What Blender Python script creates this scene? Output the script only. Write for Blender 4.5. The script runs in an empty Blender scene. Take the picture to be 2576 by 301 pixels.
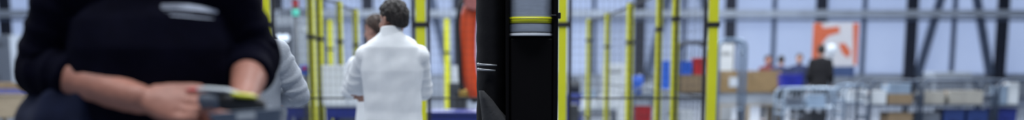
import bpy, bmesh, math, random
from mathutils import Vector, Matrix, noise
from mathutils.bvhtree import BVHTree

S = bpy.context.scene
C = S.collection
R = math.radians
PI = math.pi
random.seed(11)

# ------------------------------------------------------------------ camera
H = 1.25                     # eye height
F = 3220.0                   # focal length in pixels of the 2576 px wide frame
TH = R(11.0)                 # pitched down, as the leaning verticals show
HOR = 175.0                  # picture row of the horizon
PCY = HOR + F * math.tan(TH)  # row of the optical axis (the strip is the top of a taller frame)
cd = bpy.data.cameras.new('camera')
cam = bpy.data.objects.new('camera', cd)
C.objects.link(cam)
cam.location = (0, 0, H)
cam.rotation_euler = (PI / 2 - TH, 0, 0)
cd.sensor_width = 36.0
cd.sensor_fit = 'HORIZONTAL'
cd.lens = F / 2576 * 36.0
cd.shift_y = (PCY - 150.5) / 2576
cd.clip_start = 0.1
cd.clip_end = 300
cd.dof.use_dof = True
cd.dof.focus_distance = 5.5
cd.dof.aperture_fstop = 1.25
S.camera = cam

# ------------------------------------------------------------------ world, lamps, exposure
w = bpy.data.worlds.new('world')
S.world = w
w.use_nodes = True
bg = w.node_tree.nodes['Background']
bg.inputs[0].default_value = (0.79, 0.86, 1.0, 1)
bg.inputs[1].default_value = 2.0
S.view_settings.view_transform = 'Standard'
S.view_settings.look = 'None'
S.view_settings.gamma = 1.0
S.view_settings.use_curve_mapping = False
S.view_settings.exposure = -0.10
S.cycles.use_denoising = True
S.cycles.max_bounces = 8


def area(name, loc, sx, sy, power, col=(0.90, 0.95, 1.0), rot=(0, 0, 0)):
    l = bpy.data.lights.new(name, 'AREA')
    l.shape = 'RECTANGLE'
    l.size = sx
    l.size_y = sy
    l.energy = power
    l.color = col
    o = bpy.data.objects.new(name, l)
    C.objects.link(o)
    o.location = loc
    o.rotation_euler = rot
    return o


# rows of ceiling lamps of the hall, and one lamp row over the walkway behind the camera
area('hall_lamp_row', (-9, 30, 8.7), 2.0, 46, 4700)
area('hall_lamp_row', (0, 30, 8.7), 2.0, 46, 4700)
area('hall_lamp_row', (9, 30, 8.7), 2.0, 46, 4700)
area('walkway_lamp_row', (-1, 2.0, 8.7), 12, 2.5, 900)


# ------------------------------------------------------------------ picture <-> place
def P(px, py, Y):
    xc = (px - 1288) / F
    yc = -(py - PCY) / F
    dy = math.cos(TH) + yc * math.sin(TH)
    dz = -math.sin(TH) + yc * math.cos(TH)
    t = Y / dy
    return Vector((xc * t, Y, H + dz * t))


def X(px, Y): return P(px, HOR, Y).x
def Z(py, Y): return P(1288, py, Y).z


# ------------------------------------------------------------------ materials
MATS = {}


def mat(name, col, rough=0.6, metal=0.0, nscale=0, namt=0.12, bump=0.0, bscale=60, spec=0.5, stretch=None, sheen=0):
    if name in MATS: return MATS[name]
    m = bpy.data.materials.new(name)
    m.use_nodes = True
    nt = m.node_tree
    b = nt.nodes['Principled BSDF']
    b.inputs['Base Color'].default_value = (*col, 1)
    b.inputs['Roughness'].default_value = rough
    b.inputs['Metallic'].default_value = metal
    b.inputs['Specular IOR Level'].default_value = spec
    if sheen: b.inputs['Sheen Weight'].default_value = sheen
    tc = nt.nodes.new('ShaderNodeTexCoord')
    mp = nt.nodes.new('ShaderNodeMapping')
    nt.links.new(tc.outputs['Object'], mp.inputs[0])
    if stretch: mp.inputs['Scale'].default_value = stretch
    if nscale:
        n = nt.nodes.new('ShaderNodeTexNoise')
        n.inputs['Scale'].default_value = nscale
        n.inputs['Detail'].default_value = 4
        nt.links.new(mp.outputs[0], n.inputs['Vector'])
        r = nt.nodes.new('ShaderNodeValToRGB')
        r.color_ramp.elements[0].position = 0.3
        r.color_ramp.elements[1].position = 0.7
        r.color_ramp.elements[0].color = (*[max(0, c * (1 - namt)) for c in col], 1)
        r.color_ramp.elements[1].color = (*[min(1, c * (1 + namt)) for c in col], 1)
        nt.links.new(n.outputs[0], r.inputs[0])
        nt.links.new(r.outputs[0], b.inputs['Base Color'])
    if bump:
        n2 = nt.nodes.new('ShaderNodeTexNoise')
        n2.inputs['Scale'].default_value = bscale
        n2.inputs['Detail'].default_value = 3
        nt.links.new(mp.outputs[0], n2.inputs['Vector'])
        bp = nt.nodes.new('ShaderNodeBump')
        bp.inputs['Strength'].default_value = bump
        bp.inputs['Distance'].default_value = 0.01
        nt.links.new(n2.outputs[0], bp.inputs['Height'])
        nt.links.new(bp.outputs[0], b.inputs['Normal'])
    MATS[name] = m
    return m


def glow(name, col, strength):
    m = mat(name, col, 0.3)
    b = m.node_tree.nodes['Principled BSDF']
    b.inputs['Emission Color'].default_value = (*col, 1)
    b.inputs['Emission Strength'].default_value = strength
    return m


YEL = mat('yellow_powder_coat', (0.68, 0.68, 0.015), 0.42, nscale=3, namt=0.06)
BLK = mat('black_powder_coat', (0.012, 0.012, 0.014), 0.5, nscale=4)
GUN = mat('dark_grey_steel', (0.045, 0.05, 0.06), 0.45, 0.4, nscale=6)
STEEL = mat('galvanised_steel', (0.42, 0.47, 0.53), 0.4, 0.7, nscale=8)
WHT = mat('white_enamel', (0.60, 0.64, 0.68), 0.4, nscale=3, namt=0.04)
LGR = mat('light_grey_enamel', (0.33, 0.37, 0.43), 0.45, nscale=3, namt=0.06)
MGR = mat('mid_grey_enamel', (0.12, 0.14, 0.18), 0.5, nscale=3, namt=0.08)
BLU = mat('deep_blue_enamel', (0.012, 0.025, 0.19), 0.45, nscale=3, namt=0.08)
BBL = mat('bright_blue_plastic', (0.02, 0.12, 0.62), 0.4, nscale=3, namt=0.06)
NBL = mat('navy_blue_plastic', (0.015, 0.04, 0.17), 0.5, nscale=3, namt=0.08)
RED = mat('red_plastic', (0.50, 0.02, 0.03), 0.4, nscale=3, namt=0.06)
ORG = mat('orange_robot_paint', (0.62, 0.075, 0.02), 0.42, nscale=3, namt=0.05)
BRS = mat('brass', (0.55, 0.36, 0.10), 0.35, 0.8, nscale=6)
CARD = mat('cardboard', (0.25, 0.18, 0.11), 0.85, nscale=9, namt=0.10)
TAPE = mat('packing_tape', (0.33, 0.20, 0.09), 0.35)
WOOD = mat('crate_wood', (0.30, 0.20, 0.095), 0.75, nscale=6, namt=0.25, stretch=(1, 6, 12))
BEECH = mat('bench_wood', (0.36, 0.29, 0.20), 0.6, nscale=5, namt=0.15, stretch=(1, 8, 8))
PAPER = mat('white_paper', (0.55, 0.59, 0.64), 0.8, nscale=5, namt=0.03)
RUB = mat('black_rubber', (0.02, 0.02, 0.02), 0.8, nscale=9)
TUBE = mat('grey_blue_tube_steel', (0.17, 0.23, 0.32), 0.4, 0.3, nscale=7)
SKIN = mat('skin', (0.46, 0.25, 0.19), 0.5, nscale=14, namt=0.10, bump=0.05, bscale=220)
SKINR = mat('skin_ruddy', (0.46, 0.20, 0.145), 0.5, nscale=14, namt=0.10, bump=0.05, bscale=220)
NAIL = mat('finger_nail', (0.60, 0.36, 0.30), 0.3)
HAIRD = mat('dark_brown_hair', (0.013, 0.008, 0.0065), 0.6, nscale=40, namt=0.6, bump=0.6, bscale=90)
HAIRB = mat('brown_hair', (0.038, 0.019, 0.012), 0.6, nscale=40, namt=0.5, bump=0.6, bscale=90)
EYE = mat('eye_white', (0.8, 0.8, 0.78), 0.2)
IRIS = mat('iris', (0.05, 0.03, 0.02), 0.2)
SWEAT = mat('navy_black_sweatshirt', (0.0030, 0.0030, 0.0105), 0.85, nscale=30, namt=0.2, bump=0.25, bscale=350, spec=0.06)
NAVY = mat('navy_work_cloth', (0.005, 0.009, 0.034), 0.85, nscale=20, namt=0.2, bump=0.3, bscale=250, spec=0.25)
COAT = mat('white_coat_cotton', (0.84, 0.86, 0.88), 0.85, nscale=12, namt=0.03, bump=0.10, bscale=200, spec=0.2)
GCOAT = mat('pale_grey_coat_cotton', (0.44, 0.47, 0.52), 0.85, nscale=12, namt=0.06, bump=0.3, bscale=160, spec=0.2)
PRINT = mat('pale_chest_print', (0.50, 0.55, 0.68), 0.7, nscale=60, namt=0.15)
DKCL = mat('black_jacket_cloth', (0.006, 0.006, 0.009), 0.9, nscale=20)
BLCL = mat('dark_blue_jacket_cloth', (0.02, 0.03, 0.09), 0.9, nscale=20)
RDCL = mat('maroon_jacket_cloth', (0.16, 0.035, 0.04), 0.9, nscale=20)
TROU = mat('dark_trouser_cloth', (0.02, 0.024, 0.035), 0.9, nscale=20)
SHOE = mat('black_shoe_leather', (0.015, 0.015, 0.015), 0.5, nscale=8)


# ------------------------------------------------------------------ mesh helpers
def add_box(bm, x0, x1, y0, y1, z0, z1, mi=0):
    vs = [bm.verts.new((x, y, z)) for x in (x0, x1) for y in (y0, y1) for z in (z0, z1)]
    for q in ((0, 1, 3, 2), (4, 6, 7, 5), (0, 4, 5, 1), (2, 3, 7, 6), (0, 2, 6, 4), (1, 5, 7, 3)):
        f = bm.faces.new([vs[i] for i in q])
        f.material_index = mi
    return vs


def perp(d):
    d = d.normalized()
    a = Vector((0, 0, 1)) if abs(d.z) < 0.9 else Vector((1, 0, 0))
    u = d.cross(a).normalized()
    return u, d.cross(u).normalized()


def loft(bm, rings, n=24, cap=True, mi=0, smooth=True):
    """rings: (centre, u, v), half axes of an ellipse"""
    rv = []
    for c, u, v in rings:
        c = Vector(c); u = Vector(u); v = Vector(v)
        rv.append([bm.verts.new(c + u * math.cos(2 * PI * k / n) + v * math.sin(2 * PI * k / n)) for k in range(n)])
    for a, b in zip(rv, rv[1:]):
        for k in range(n):
            f = bm.faces.new((a[k], a[(k + 1) % n], b[(k + 1) % n], b[k]))
            f.smooth = smooth; f.material_index = mi
    if cap:
        f = bm.faces.new(list(reversed(rv[0]))); f.material_index = mi
        f = bm.faces.new(rv[-1]); f.material_index = mi
    return rv


def ball(bm, c, r, rot=None, n=20, mi=0):
    if not hasattr(r, '__len__'): r = (r, r, r)
    M = Matrix.Translation(Vector(c)) @ (rot.to_4x4() if rot else Matrix.Identity(4)) @ Matrix.Diagonal((*r, 1))
    m = n // 2 + 2
    top = bm.verts.new(M @ Vector((0, 0, 1)))
    rows = []
    for i in range(1, m):
        a = PI * i / m
        rows.append([bm.verts.new(M @ Vector((math.sin(a) * math.cos(2 * PI * k / n), math.sin(a) * math.sin(2 * PI * k / n), math.cos(a)))) for k in range(n)])
    bot = bm.verts.new(M @ Vector((0, 0, -1)))
    fs = []
    for k in range(n):
        k2 = (k + 1) % n
        fs.append(bm.faces.new((top, rows[0][k], rows[0][k2])))
        for p, q in zip(rows, rows[1:]): fs.append(bm.faces.new((p[k], q[k], q[k2], p[k2])))
        fs.append(bm.faces.new((rows[-1][k], bot, rows[-1][k2])))
    for f in fs:
        f.smooth = True; f.material_index = mi


def limb(bm, pts, rads, ends=(True, True), n=18):
    pts = [Vector(p) for p in pts]
    for i in range(len(pts) - 1):
        d = pts[i + 1] - pts[i]
        u, v = perp(d)
        loft(bm, [(pts[i], u * rads[i], v * rads[i]), (pts[i + 1], u * rads[i + 1], v * rads[i + 1])], n)
    for i, p in enumerate(pts):
        if (i == 0 and not ends[0]) or (i == len(pts) - 1 and not ends[1]): continue
        ball(bm, p, rads[i], n=16)


def cyl(bm, a, b, r0, r1=None, n=24, mi=0):
    a = Vector(a); b = Vector(b)
    r1 = r0 if r1 is None else r1
    u, v = perp(b - a)
    loft(bm, [(a, u * r0, v * r0), (b, u * r1, v * r1)], n, mi=mi)


def tube(bm, pts, r, n=10, closed=False, mi=0):
    """one swept tube through the points"""
    pts = [Vector(p) for p in pts]
    m = len(pts)
    rings = []
    u = None
    for i, p in enumerate(pts):
        if closed: d = pts[(i + 1) % m] - pts[i - 1]
        else: d = pts[min(i + 1, m - 1)] - pts[max(i - 1, 0)]
        d.normalize()
        if u is None: u, v = perp(d)
        u = (u - d * u.dot(d)).normalized()
        v = d.cross(u)
        rings.append((p, u * r, v * r))
    if closed: rings.append(rings[0])
    loft(bm, rings, n, cap=not closed, mi=mi)


def arc_pts(c, r, a0, a1, ax, ay, n=6):
    c = Vector(c); ax = Vector(ax); ay = Vector(ay)
    return [c + ax * r * math.cos(a0 + (a1 - a0) * k / n) + ay * r * math.sin(a0 + (a1 - a0) * k / n) for k in range(n + 1)]


def obj(name, bm, mats, parent=None, bevel=0.0, seg=2, kind=None, label=None):
    bmesh.ops.recalc_face_normals(bm, faces=bm.faces[:])
    me = bpy.data.meshes.new(name)
    bm.to_mesh(me)
    bm.free()
    for m in (mats if isinstance(mats, (list, tuple)) else [mats]): me.materials.append(m)
    o = bpy.data.objects.new(name, me)
    C.objects.link(o)
    if parent: o.parent = parent
    if bevel:
        b = o.modifiers.new('bevel', 'BEVEL')
        b.width = bevel; b.segments = seg; b.limit_method = 'ANGLE'; b.angle_limit = R(40)
    if kind: o['kind'] = kind
    if label: o['label'] = label
    return o


def boxes(name, lst, m, parent=None, bevel=0.004, label=None, kind=None):
    bm = bmesh.new()
    for b in lst: add_box(bm, *b)
    return obj(name, bm, m, parent, bevel, label=label, kind=kind)


def thing(name, label, cat, loc=(0, 0, 0), rz=0.0, group=None):
    o = bpy.data.objects.new(name, None)
    C.objects.link(o)
    o.empty_display_size = 0.1
    o.location = loc
    o.rotation_euler = (0, 0, rz)
    tag(o, label, cat, group)
    return o


def tag(o, label, cat, group=None):
    o['label'] = label
    o['category'] = cat
    if group: o['group'] = group
    return o


def dup(root, loc, rz, label, group=None):
    r = root.copy(); C.objects.link(r)
    r.location = loc; r.rotation_euler = (0, 0, rz)
    r['label'] = label
    if group: r['group'] = group
    for ch in list(root.children):
        c = ch.copy(); C.objects.link(c); c.parent = r
        for g in list(ch.children):
            d = g.copy(); C.objects.link(d); d.parent = c
    return r


def fuse(name, bm, m, parent, voxel=0.006, smooth=4, disp=None, label=None):
    """join overlapping closed shapes of one body or garment into one continuous skin"""
    me = bpy.data.meshes.new('raw')
    bm.to_mesh(me); bm.free()
    t = bpy.data.objects.new('raw', me)
    C.objects.link(t)
    r = t.modifiers.new('r', 'REMESH'); r.mode = 'VOXEL'; r.voxel_size = voxel; r.use_smooth_shade = True
    if smooth:
        s = t.modifiers.new('s', 'SMOOTH'); s.factor = 0.5; s.iterations = smooth
    dg = bpy.context.evaluated_depsgraph_get()
    out = bpy.data.meshes.new_from_object(t.evaluated_get(dg))
    bpy.data.objects.remove(t); bpy.data.meshes.remove(me)
    out.name = name
    out.materials.clear()
    for mm in (m if isinstance(m, (list, tuple)) else [m]): out.materials.append(mm)
    if disp:
        nn = [v.normal.copy() for v in out.vertices]
        for v, n_ in zip(out.vertices, nn): v.co = v.co + n_ * disp(v.co, n_)
    for p in out.polygons: p.use_smooth = True
    o = bpy.data.objects.new(name, out)
    C.objects.link(o)
    o.parent = parent
    if label: o['label'] = label
    return o


# ------------------------------------------------------------------ people
def add_head(bm, c, M, k=1.0):
    """head with jaw, nose, brow, lips and ears; local frame faces -y"""
    def q(x, y, z): return Vector(c) + M @ (Vector((x, y, z)) * k)
    def b(x, y, z, rx, ry, rz, rot=None):
        ball(bm, q(x, y, z), (rx * k, ry * k, rz * k), M @ rot if rot else M, n=22)
    b(0, .012, .030, .076, .096, .088)
    b(0, -.028, -.030, .063, .064, .082)
    b(0, -.046, -.084, .044, .042, .032)
    for s in (-1, 1):
        b(s * .034, -.062, -.032, .026, .026, .026)          # cheeks
        b(s * .048, -.010, -.070, .020, .035, .026)          # jaw angle
        rot = Matrix.Rotation(s * R(-18), 3, 'Z') @ Matrix.Rotation(R(-10), 3, 'X')
        b(s * .080, .018, -.012, .009, .019, .032, rot)      # ear
        b(s * .083, .024, .002, .008, .014, .018, rot)
    limb(bm, [q(0, -.084, .012), q(0, -.098, -.012), q(0, -.110, -.032)], [.008 * k, .009 * k, .012 * k])
    for s in (-1, 1): ball(bm, q(s * .012, -.096, -.036), .009 * k, n=12)
    limb(bm, [q(-.042, -.070, .022), q(-.015, -.083, .020), q(.015, -.083, .020), q(.042, -.070, .022)], [.008 * k] * 4)
    limb(bm, [q(-.020, -.082, -.062), q(0, -.090, -.060), q(.020, -.082, -.062)], [.006 * k] * 3)
    limb(bm, [q(-.017, -.080, -.073), q(0, -.088, -.073), q(.017, -.080, -.073)], [.006 * k] * 3)


def add_eyes(c, M, parent, k=1.0):
    bm = bmesh.new()
    for s in (-1, 1):
        p = Vector(c) + M @ (Vector((s * .031, -.0695, .003)) * k)
        ball(bm, p, .0115 * k, n=12)
        ball(bm, p + M @ Vector((0, -.0072 * k, 0)), .0050 * k, n=10, mi=1)
    obj('eyes', bm, [EYE, IRIS], parent)


def add_hair(c, M, m, parent, k=1.0, low=-.86, clump=.010, thick=1.13, seed=0.0, front=.52):
    bm = bmesh.new()
    ball(bm, (0, 0, 0), 1.0, n=96)
    for v in bm.verts:
        d = v.co.normalized()
        fr = -d.y
        if fr < 0: zm = low + (-.20 - low) * (1 + fr)
        else: zm = -.20 + (front + .20) * min(1, fr * 1.35)
        t = max(0.0, min(1.0, (d.z - zm) / .14 + .5))
        t = t * t * (3 - 2 * t)
        q = Vector((d.x * .078, d.y * .098, d.z * (.088 if d.z > 0 else .128)))
        nz = noise.noise(Vector((d.x * 6 + seed, d.y * 6, d.z * 3))) + .5 * noise.noise(Vector((d.x * 17, d.y * 17 + seed, d.z * 8)))
        q = q * (.86 + (thick - .86 + clump * 10 * .5 * .18 * max(0, d.z)) * t) + d * (clump * nz * t)
        if fr < .1: q.y += .004 * t
        v.co = Vector(c) + M @ ((q + Vector((0, .012, .030))) * k)
    for f in bm.faces: f.smooth = True
    return obj('hair', bm, m, parent)


def add_hand(bm, W, f, n, t, curl=(25, 30, 20), thumb=(.65, .70, -.25), k=1.0, spread=.05, nails=None):
    """palm, four unequal bent fingers, thumb leaving the side of the palm. f: along the fingers, n: back of the hand, t: thumb side"""
    f = Vector(f).normalized()
    n = Vector(n); n = (n - f * n.dot(f)).normalized()
    t = Vector(t); t = (t - f * t.dot(f) - n * t.dot(n)).normalized()
    W = Vector(W)
    loft(bm, [(W - f * .02 * k, t * .029 * k, n * .021 * k), (W + f * .015 * k, t * .030 * k, n * .020 * k),
              (W + f * .045 * k, t * .039 * k, n * .018 * k), (W + f * .080 * k, t * .042 * k, n * .016 * k),
              (W + f * .098 * k, t * .038 * k, n * .012 * k)], 24)
    for off, fw, L in ((.031, .090, 1.0), (.0105, .096, 1.10), (-.0105, .092, 1.02), (-.030, .082, .80)):
        p = W + (f * fw + t * off) * k
        ball(bm, p - n * .001 * k, .0118 * k, n=14)
        d = (f + t * off * spread * 20).normalized()
        pts = [p - d * .02 * k, p]; rr = [.0100 * k, .0104 * k]
        ax = d.cross(n).normalized()
        for ln, a, r in ((.044, curl[0], .0092), (.027, curl[1], .0084), (.021, curl[2], .0072)):
            d = Matrix.Rotation(R(a), 3, ax) @ d
            if d.dot(n) > 0.35 and a > 0: pass
            p = p + d * ln * L * k
            pts.append(p); rr.append(r * k)
        limb(bm, pts, rr, n=14)
        if nails is not None:
            nb = (ax.cross(d)).normalized()
            nails.append((p - d * .006 * k + nb * -.0058 * k, d, nb))
    p = W + (f * .022 + t * .024) * k
    ball(bm, p + f * .012 * k - n * .006 * k, (.018 * k,) * 3, n=14)
    d = (f * thumb[0] + t * thumb[1] + n * thumb[2]).normalized()
    pts = [p]; rr = [.0150 * k]
    for ln, bend, r in ((.042, 0, .0128), (.032, .35, .0112), (.025, .25, .0092)):
        d = (d + f * bend).normalized()
        p = p + d * ln * k
        pts.append(p); rr.append(r * k)
    limb(bm, pts, rr, n=14)


def seg_t(p, a, b):
    d = b - a
    t = max(0.0, min(1.0, (p - a).dot(d) / d.length_squared))
    return t, (p - (a + d * t)).length


def fold_disp(arms, amp=.004, body=.004, seed=0.0, ringamp=.006, voff=0.0):
    """cloth folds: rings across the sleeves, slanting drapes on the trunk"""
    chains = [[Vector(p) for p in a] for a in arms]
    def f(co, nn):
        best = None
        for ch in chains:
            acc = 0.0
            for a, b in zip(ch, ch[1:]):
                t, dist = seg_t(co, a, b)
                L = (b - a).length
                if best is None or dist < best[0]: best = (dist, acc + t * L, ch)
                acc += L
        q = co * 1.0
        base = body * (noise.noise(Vector((q.x * 14 + seed, q.y * 14, q.z * 3.5))) + .6 * noise.noise(Vector((q.x * 9 + q.z * 9, q.y * 9, q.z * 8 - q.x * 5 + seed))))
        if best and best[0] < .085:
            s = best[1]
            wv = math.sin(s * 95 + 4 * noise.noise(co * 9 + Vector((seed, 0, 0))) + seed)
            k = noise.noise(co * 7 + Vector((0, seed, 3))) * .5 + .6
            fall = min(1, (.085 - best[0]) / .02)
            return base * (1 - .5 * fall) + fall * ringamp * (max(wv, -.3) ** 1) * k
        return base
    return f


def figure(label, loc, rz, k, arms, head, coat, trousers, hair, skin=None, group=None, voxel=.008, coat_end=.80, collar=False,
           coat_name='coat', trunk=1.0, seed=0.0, hands=True, hair_low=-.86, hoodlike=False, sleeve_end=.86, lean=0.0, folds=(.004, .006)):
    """a standing person; arms: [(shoulder, elbow, wrist, finger dir, back of hand, thumb side, curl)] in metres for a 1.78 m body facing -y"""
    skin = skin or SKIN
    root = thing('person', label, 'person', loc, rz, group)
    def V(p):
        p = Vector(p)
        sh = lean * max(0, p.z - .95)
        return Vector((p.x, p.y - sh, p.z)) * k
    hc = V(head[0]); HM = Matrix.Rotation(R(head[1]), 3, 'Z') @ Matrix.Rotation(R(head[2]), 3, 'X')
    bm = bmesh.new()
    add_head(bm, hc, HM, k)
    limb(bm, [hc + HM @ Vector((0, .022, -.05)) * k, V((0, .028, 1.47)), V((0, .03, 1.42))], [.054 * k, .056 * k, .066 * k])
    loft(bm, [(V(c), Vector((a, 0, 0)) * k, Vector((0, b, 0)) * k) for c, a, b in (((0, 0, .90), .13, .10), ((0, 0, .96), .15, .10), ((0, 0, 1.1), .13, .09), ((0, .0, 1.28), .15, .10), ((0, .01, 1.40), .12, .08), ((0, .02, 1.46), .05, .05))], 24)
    for sh, el, wr, fd, bn, th, cu in arms:
        limb(bm, [V(sh), V(el)], [.050 * k, .040 * k])
        mid = V(el) + (V(wr) - V(el)) * .3
        limb(bm, [V(el), mid, V(wr)], [.040 * k, .043 * k, .027 * k])
        if hands: add_hand(bm, V(wr), fd, bn, th, cu, k=k)
    for s in (-1, 1):
        limb(bm, [V((s * .09, 0, .92)), V((s * .10, -.01, .50)), V((s * .105, .02, .10))], [.078 * k, .050 * k, .036 * k])
        limb(bm, [V((s * .105, .02, .09)), V((s * .115, -.10, .035))], [.030 * k, .024 * k])
    fuse('body', bm, skin, root, voxel, 3)
    add_eyes(hc, HM, root, k)
    add_hair(hc, HM, hair, root, k, seed=seed, low=hair_low)
    # coat or jacket
    bm = bmesh.new()
    T = trunk
    prof = [(coat_end, .185, .135), (coat_end + .10, .182, .130), (1.02, .170, .122), (1.15, .170, .122), (1.28, .185, .130), (1.37, .186, .120), (1.43, .165, .104), (1.465, .138, .092), (1.495, .105, .080), (1.525, .070, .068)]
    loft(bm, [(V((0, .008 + (.014 if z > 1.4 else 0), z)), Vector((a * T, 0, 0)) * k, Vector((0, b * T, 0)) * k) for z, a, b in prof], 40)
    chains = []
    for sh, el, wr, fd, bn, th, cu in arms:
        e = V(el) + (V(wr) - V(el)) * sleeve_end
        limb(bm, [V((sh[0] * .55, sh[1] + .01, sh[2] + .01)), V(sh), V(el)], [.075 * k, .072 * k, .062 * k])
        limb(bm, [V(el), V(el) + (e - V(el)) * .4, e], [.062 * k, .058 * k, .046 * k], ends=(True, False))
        chains.append([V(sh), V(el), e])
    fuse(coat_name, bm, coat, root, voxel, 5, fold_disp(chains, body=folds[0] * k, ringamp=folds[1] * k, seed=seed))
    if collar:
        bm = bmesh.new()
        rings = []
        for z, a, y in ((1.49, .088, .022), (1.52, .074, .026), (1.545, .068, .030), (1.552, .065, .031), (1.545, .061, .031), (1.49, .060, .026)):
            rings.append((V((0, y, z)), Vector((a, 0, 0)) * k, Vector((0, a * .98, .012)) * k))
        loft(bm, rings, 40, cap=False)
        obj('collar', bm, coat, root)
    # trousers
    bm = bmesh.new()
    loft(bm, [(V((0, 0, z)), Vector((a, 0, 0)) * k, Vector((0, b, 0)) * k) for z, a, b in ((.84, .16, .115), (.92, .172, .122), (1.02, .160, .112), (1.06, .15, .105))], 30)
    for s in (-1, 1):
        limb(bm, [V((s * .088, 0, .90)), V((s * .10, -.005, .50)), V((s * .105, .02, .11))], [.092 * k, .070 * k, .058 * k], ends=(True, False))
    fuse('trousers', bm, trousers, root, .012, 4, lambda co, n_: .004 * noise.noise(Vector((co.x * 12, co.y * 12, co.z * 6))))
    for s in (-1, 1):
        bm = bmesh.new()
        rings = []
        for y, ww, hh in ((.085, .030, .045), (.06, .040, .075), (.0, .042, .085), (-.06, .045, .060), (-.12, .046, .045), (-.16, .036, .036), (-.175, .015, .02)):
            rings.append((V((s * .11, y, hh * .5 + .004)) - Vector((0, 0, 0)), Vector((ww, 0, 0)) * k, Vector((0, 0, hh * .5)) * k))
        loft(bm, rings, 20)
        obj('shoe', bm, SHOE, root)
    return root


# ------------------------------------------------------------------ the hall
YW = 62.0
XL, XR, YB, ZC = -34.0, 34.0, -9.0, 9.0
CONC = mat('polished_concrete', (0.15, 0.17, 0.21), 0.45, nscale=0.8, namt=0.12)
PLIN = mat('pale_plinth_panel', (0.46, 0.52, 0.62), 0.7, nscale=1.5, namt=0.06)
CLAD = mat('grey_cladding', (0.32, 0.36, 0.43), 0.7, nscale=1.0, namt=0.06)
COLM = mat('dark_column_paint', (0.030, 0.038, 0.065), 0.6, nscale=2)
BRAC = mat('blue_grey_brace_paint', (0.13, 0.175, 0.28), 0.6, nscale=2)
GIRD = mat('pale_girder_paint', (0.66, 0.74, 0.86), 0.55, nscale=2)


def pane_material():
    m = bpy.data.materials.new('opal_glazing')
    m.use_nodes = True
    nt = m.node_tree
    nt.nodes.remove(nt.nodes['Principled BSDF'])
    out = nt.nodes['Material Output']
    tr = nt.nodes.new('ShaderNodeBsdfTranslucent')
    df = nt.nodes.new('ShaderNodeBsdfDiffuse')
    mx = nt.nodes.new('ShaderNodeMixShader')
    n = nt.nodes.new('ShaderNodeTexNoise'); n.inputs['Scale'].default_value = 0.35
    tc = nt.nodes.new('ShaderNodeTexCoord')
    rp = nt.nodes.new('ShaderNodeValToRGB')
    rp.color_ramp.elements[0].color = (0.62, 0.68, 0.80, 1)
    rp.color_ramp.elements[1].color = (0.72, 0.77, 0.86, 1)
    nt.links.new(tc.outputs['Object'], n.inputs['Vector'])
    nt.links.new(n.outputs[0], rp.inputs[0])
    nt.links.new(rp.outputs[0], tr.inputs[0])
    nt.links.new(rp.outputs[0], df.inputs[0])
    mx.inputs[0].default_value = 0.35
    nt.links.new(tr.outputs[0], mx.inputs[1])
    nt.links.new(df.outputs[0], mx.inputs[2])
    nt.links.new(mx.outputs[0], out.inputs[0])
    return m


PANE = pane_material()


def struct(name, lst, m, bevel=0.0, parent=None):
    return boxes(name, lst, m, parent, bevel, kind='structure')


struct('floor', [(XL, XR, YB, YW, -0.2, 0)], CONC)
struct('ceiling', [(XL, XR, YB, YW + .3, ZC, ZC + .2)], CLAD)
struct('wall_left', [(XL - .3, XL, YB, YW, 0, ZC)], CLAD)
struct('wall_right', [(XR, XR + .3, YB, YW, 0, ZC)], CLAD)
struct('wall_rear', [(XL, XR, YB - .3, YB, 0, ZC)], CLAD)
struct('wall_back', [(XL, XR, YW, YW + .3, 0, 1.02), (XL, XR, YW, YW + .3, 8.2, ZC)], PLIN)
struct('baseboard_back', [(XL, XR, YW - .25, YW, 0.0, 0.98), (XL, XR, YW - .32, YW, .98, 1.04)], PLIN, 0.01)
BAY = 4.25
col0 = X(1830, YW)
cols = [col0 + BAY * k for k in range(-9, 6)]
tn = 1
for i, cx in enumerate(cols):
    struct('trim_%d' % tn, [(cx - .25, cx + .25, YW - .62, YW - .58, .0, ZC), (cx - .25, cx + .25, YW - .34, YW - .30, .0, ZC), (cx - .035, cx + .035, YW - .60, YW - .32, .0, ZC)], COLM, .004)
    tn += 1
    if i + 1 < len(cols):
        x0, x1 = cx, cols[i + 1]
        wn = struct('window_%d' % (i + 1), [(x0 + .02, x1 - .02, YW + .10, YW + .13, 1.02, 8.2)], PANE)
        mxx = (x0 + x1) / 2
        struct('window_frame', [(mxx - .10, mxx + .10, YW - .12, YW + .05, 1.02, 8.2)], BRAC, .004, wn)
        struct('window_frame', [(x0 + .02, x1 - .02, YW - .02, YW + .08, 5.9, 6.05)], BRAC, .004, wn)
struct('trim_%d' % tn, [(XL, XR, YW - .80, YW - .64, 3.66, 3.98)], GIRD, .01); tn += 1
struct('trim_%d' % tn, [(XL, XR, YW - .78, YW - .66, 3.48, 3.60)], BRAC, .01); tn += 1
for cxa in (cols[9 + 2], cols[9 - 1], cols[9 - 4]):
    if True:
        xa, xb = cxa, cxa + BAY
        xm = (xa + xb) / 2
        for x0, s in ((xa + .42, 1), (xb - .42, -1)):
            bm = bmesh.new()
            d = Vector((xm - x0, 0, 7.9 - 1.0)).normalized()
            u = Vector((0, 1, 0)) * .09
            v = d.cross(Vector((0, 1, 0))) * .19
            a = Vector((x0, YW - .46, 1.0)); b = Vector((xm, YW - .46, 7.9))
            q = [bm.verts.new(p + e) for p in (a, b) for e in (u + v, u - v, -u - v, -u + v)]
            for fc in ((0, 1, 2, 3), (7, 6, 5, 4), (0, 4, 5, 1), (1, 5, 6, 2), (2, 6, 7, 3), (3, 7, 4, 0)): bm.faces.new([q[j] for j in fc])
            obj('trim_%d' % tn, bm, BRAC, None, .004, kind='structure'); tn += 1


# ------------------------------------------------------------------ safety fence
FG = 'yellow safety fence posts'
PG = 'black wire mesh fence panels'


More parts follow.
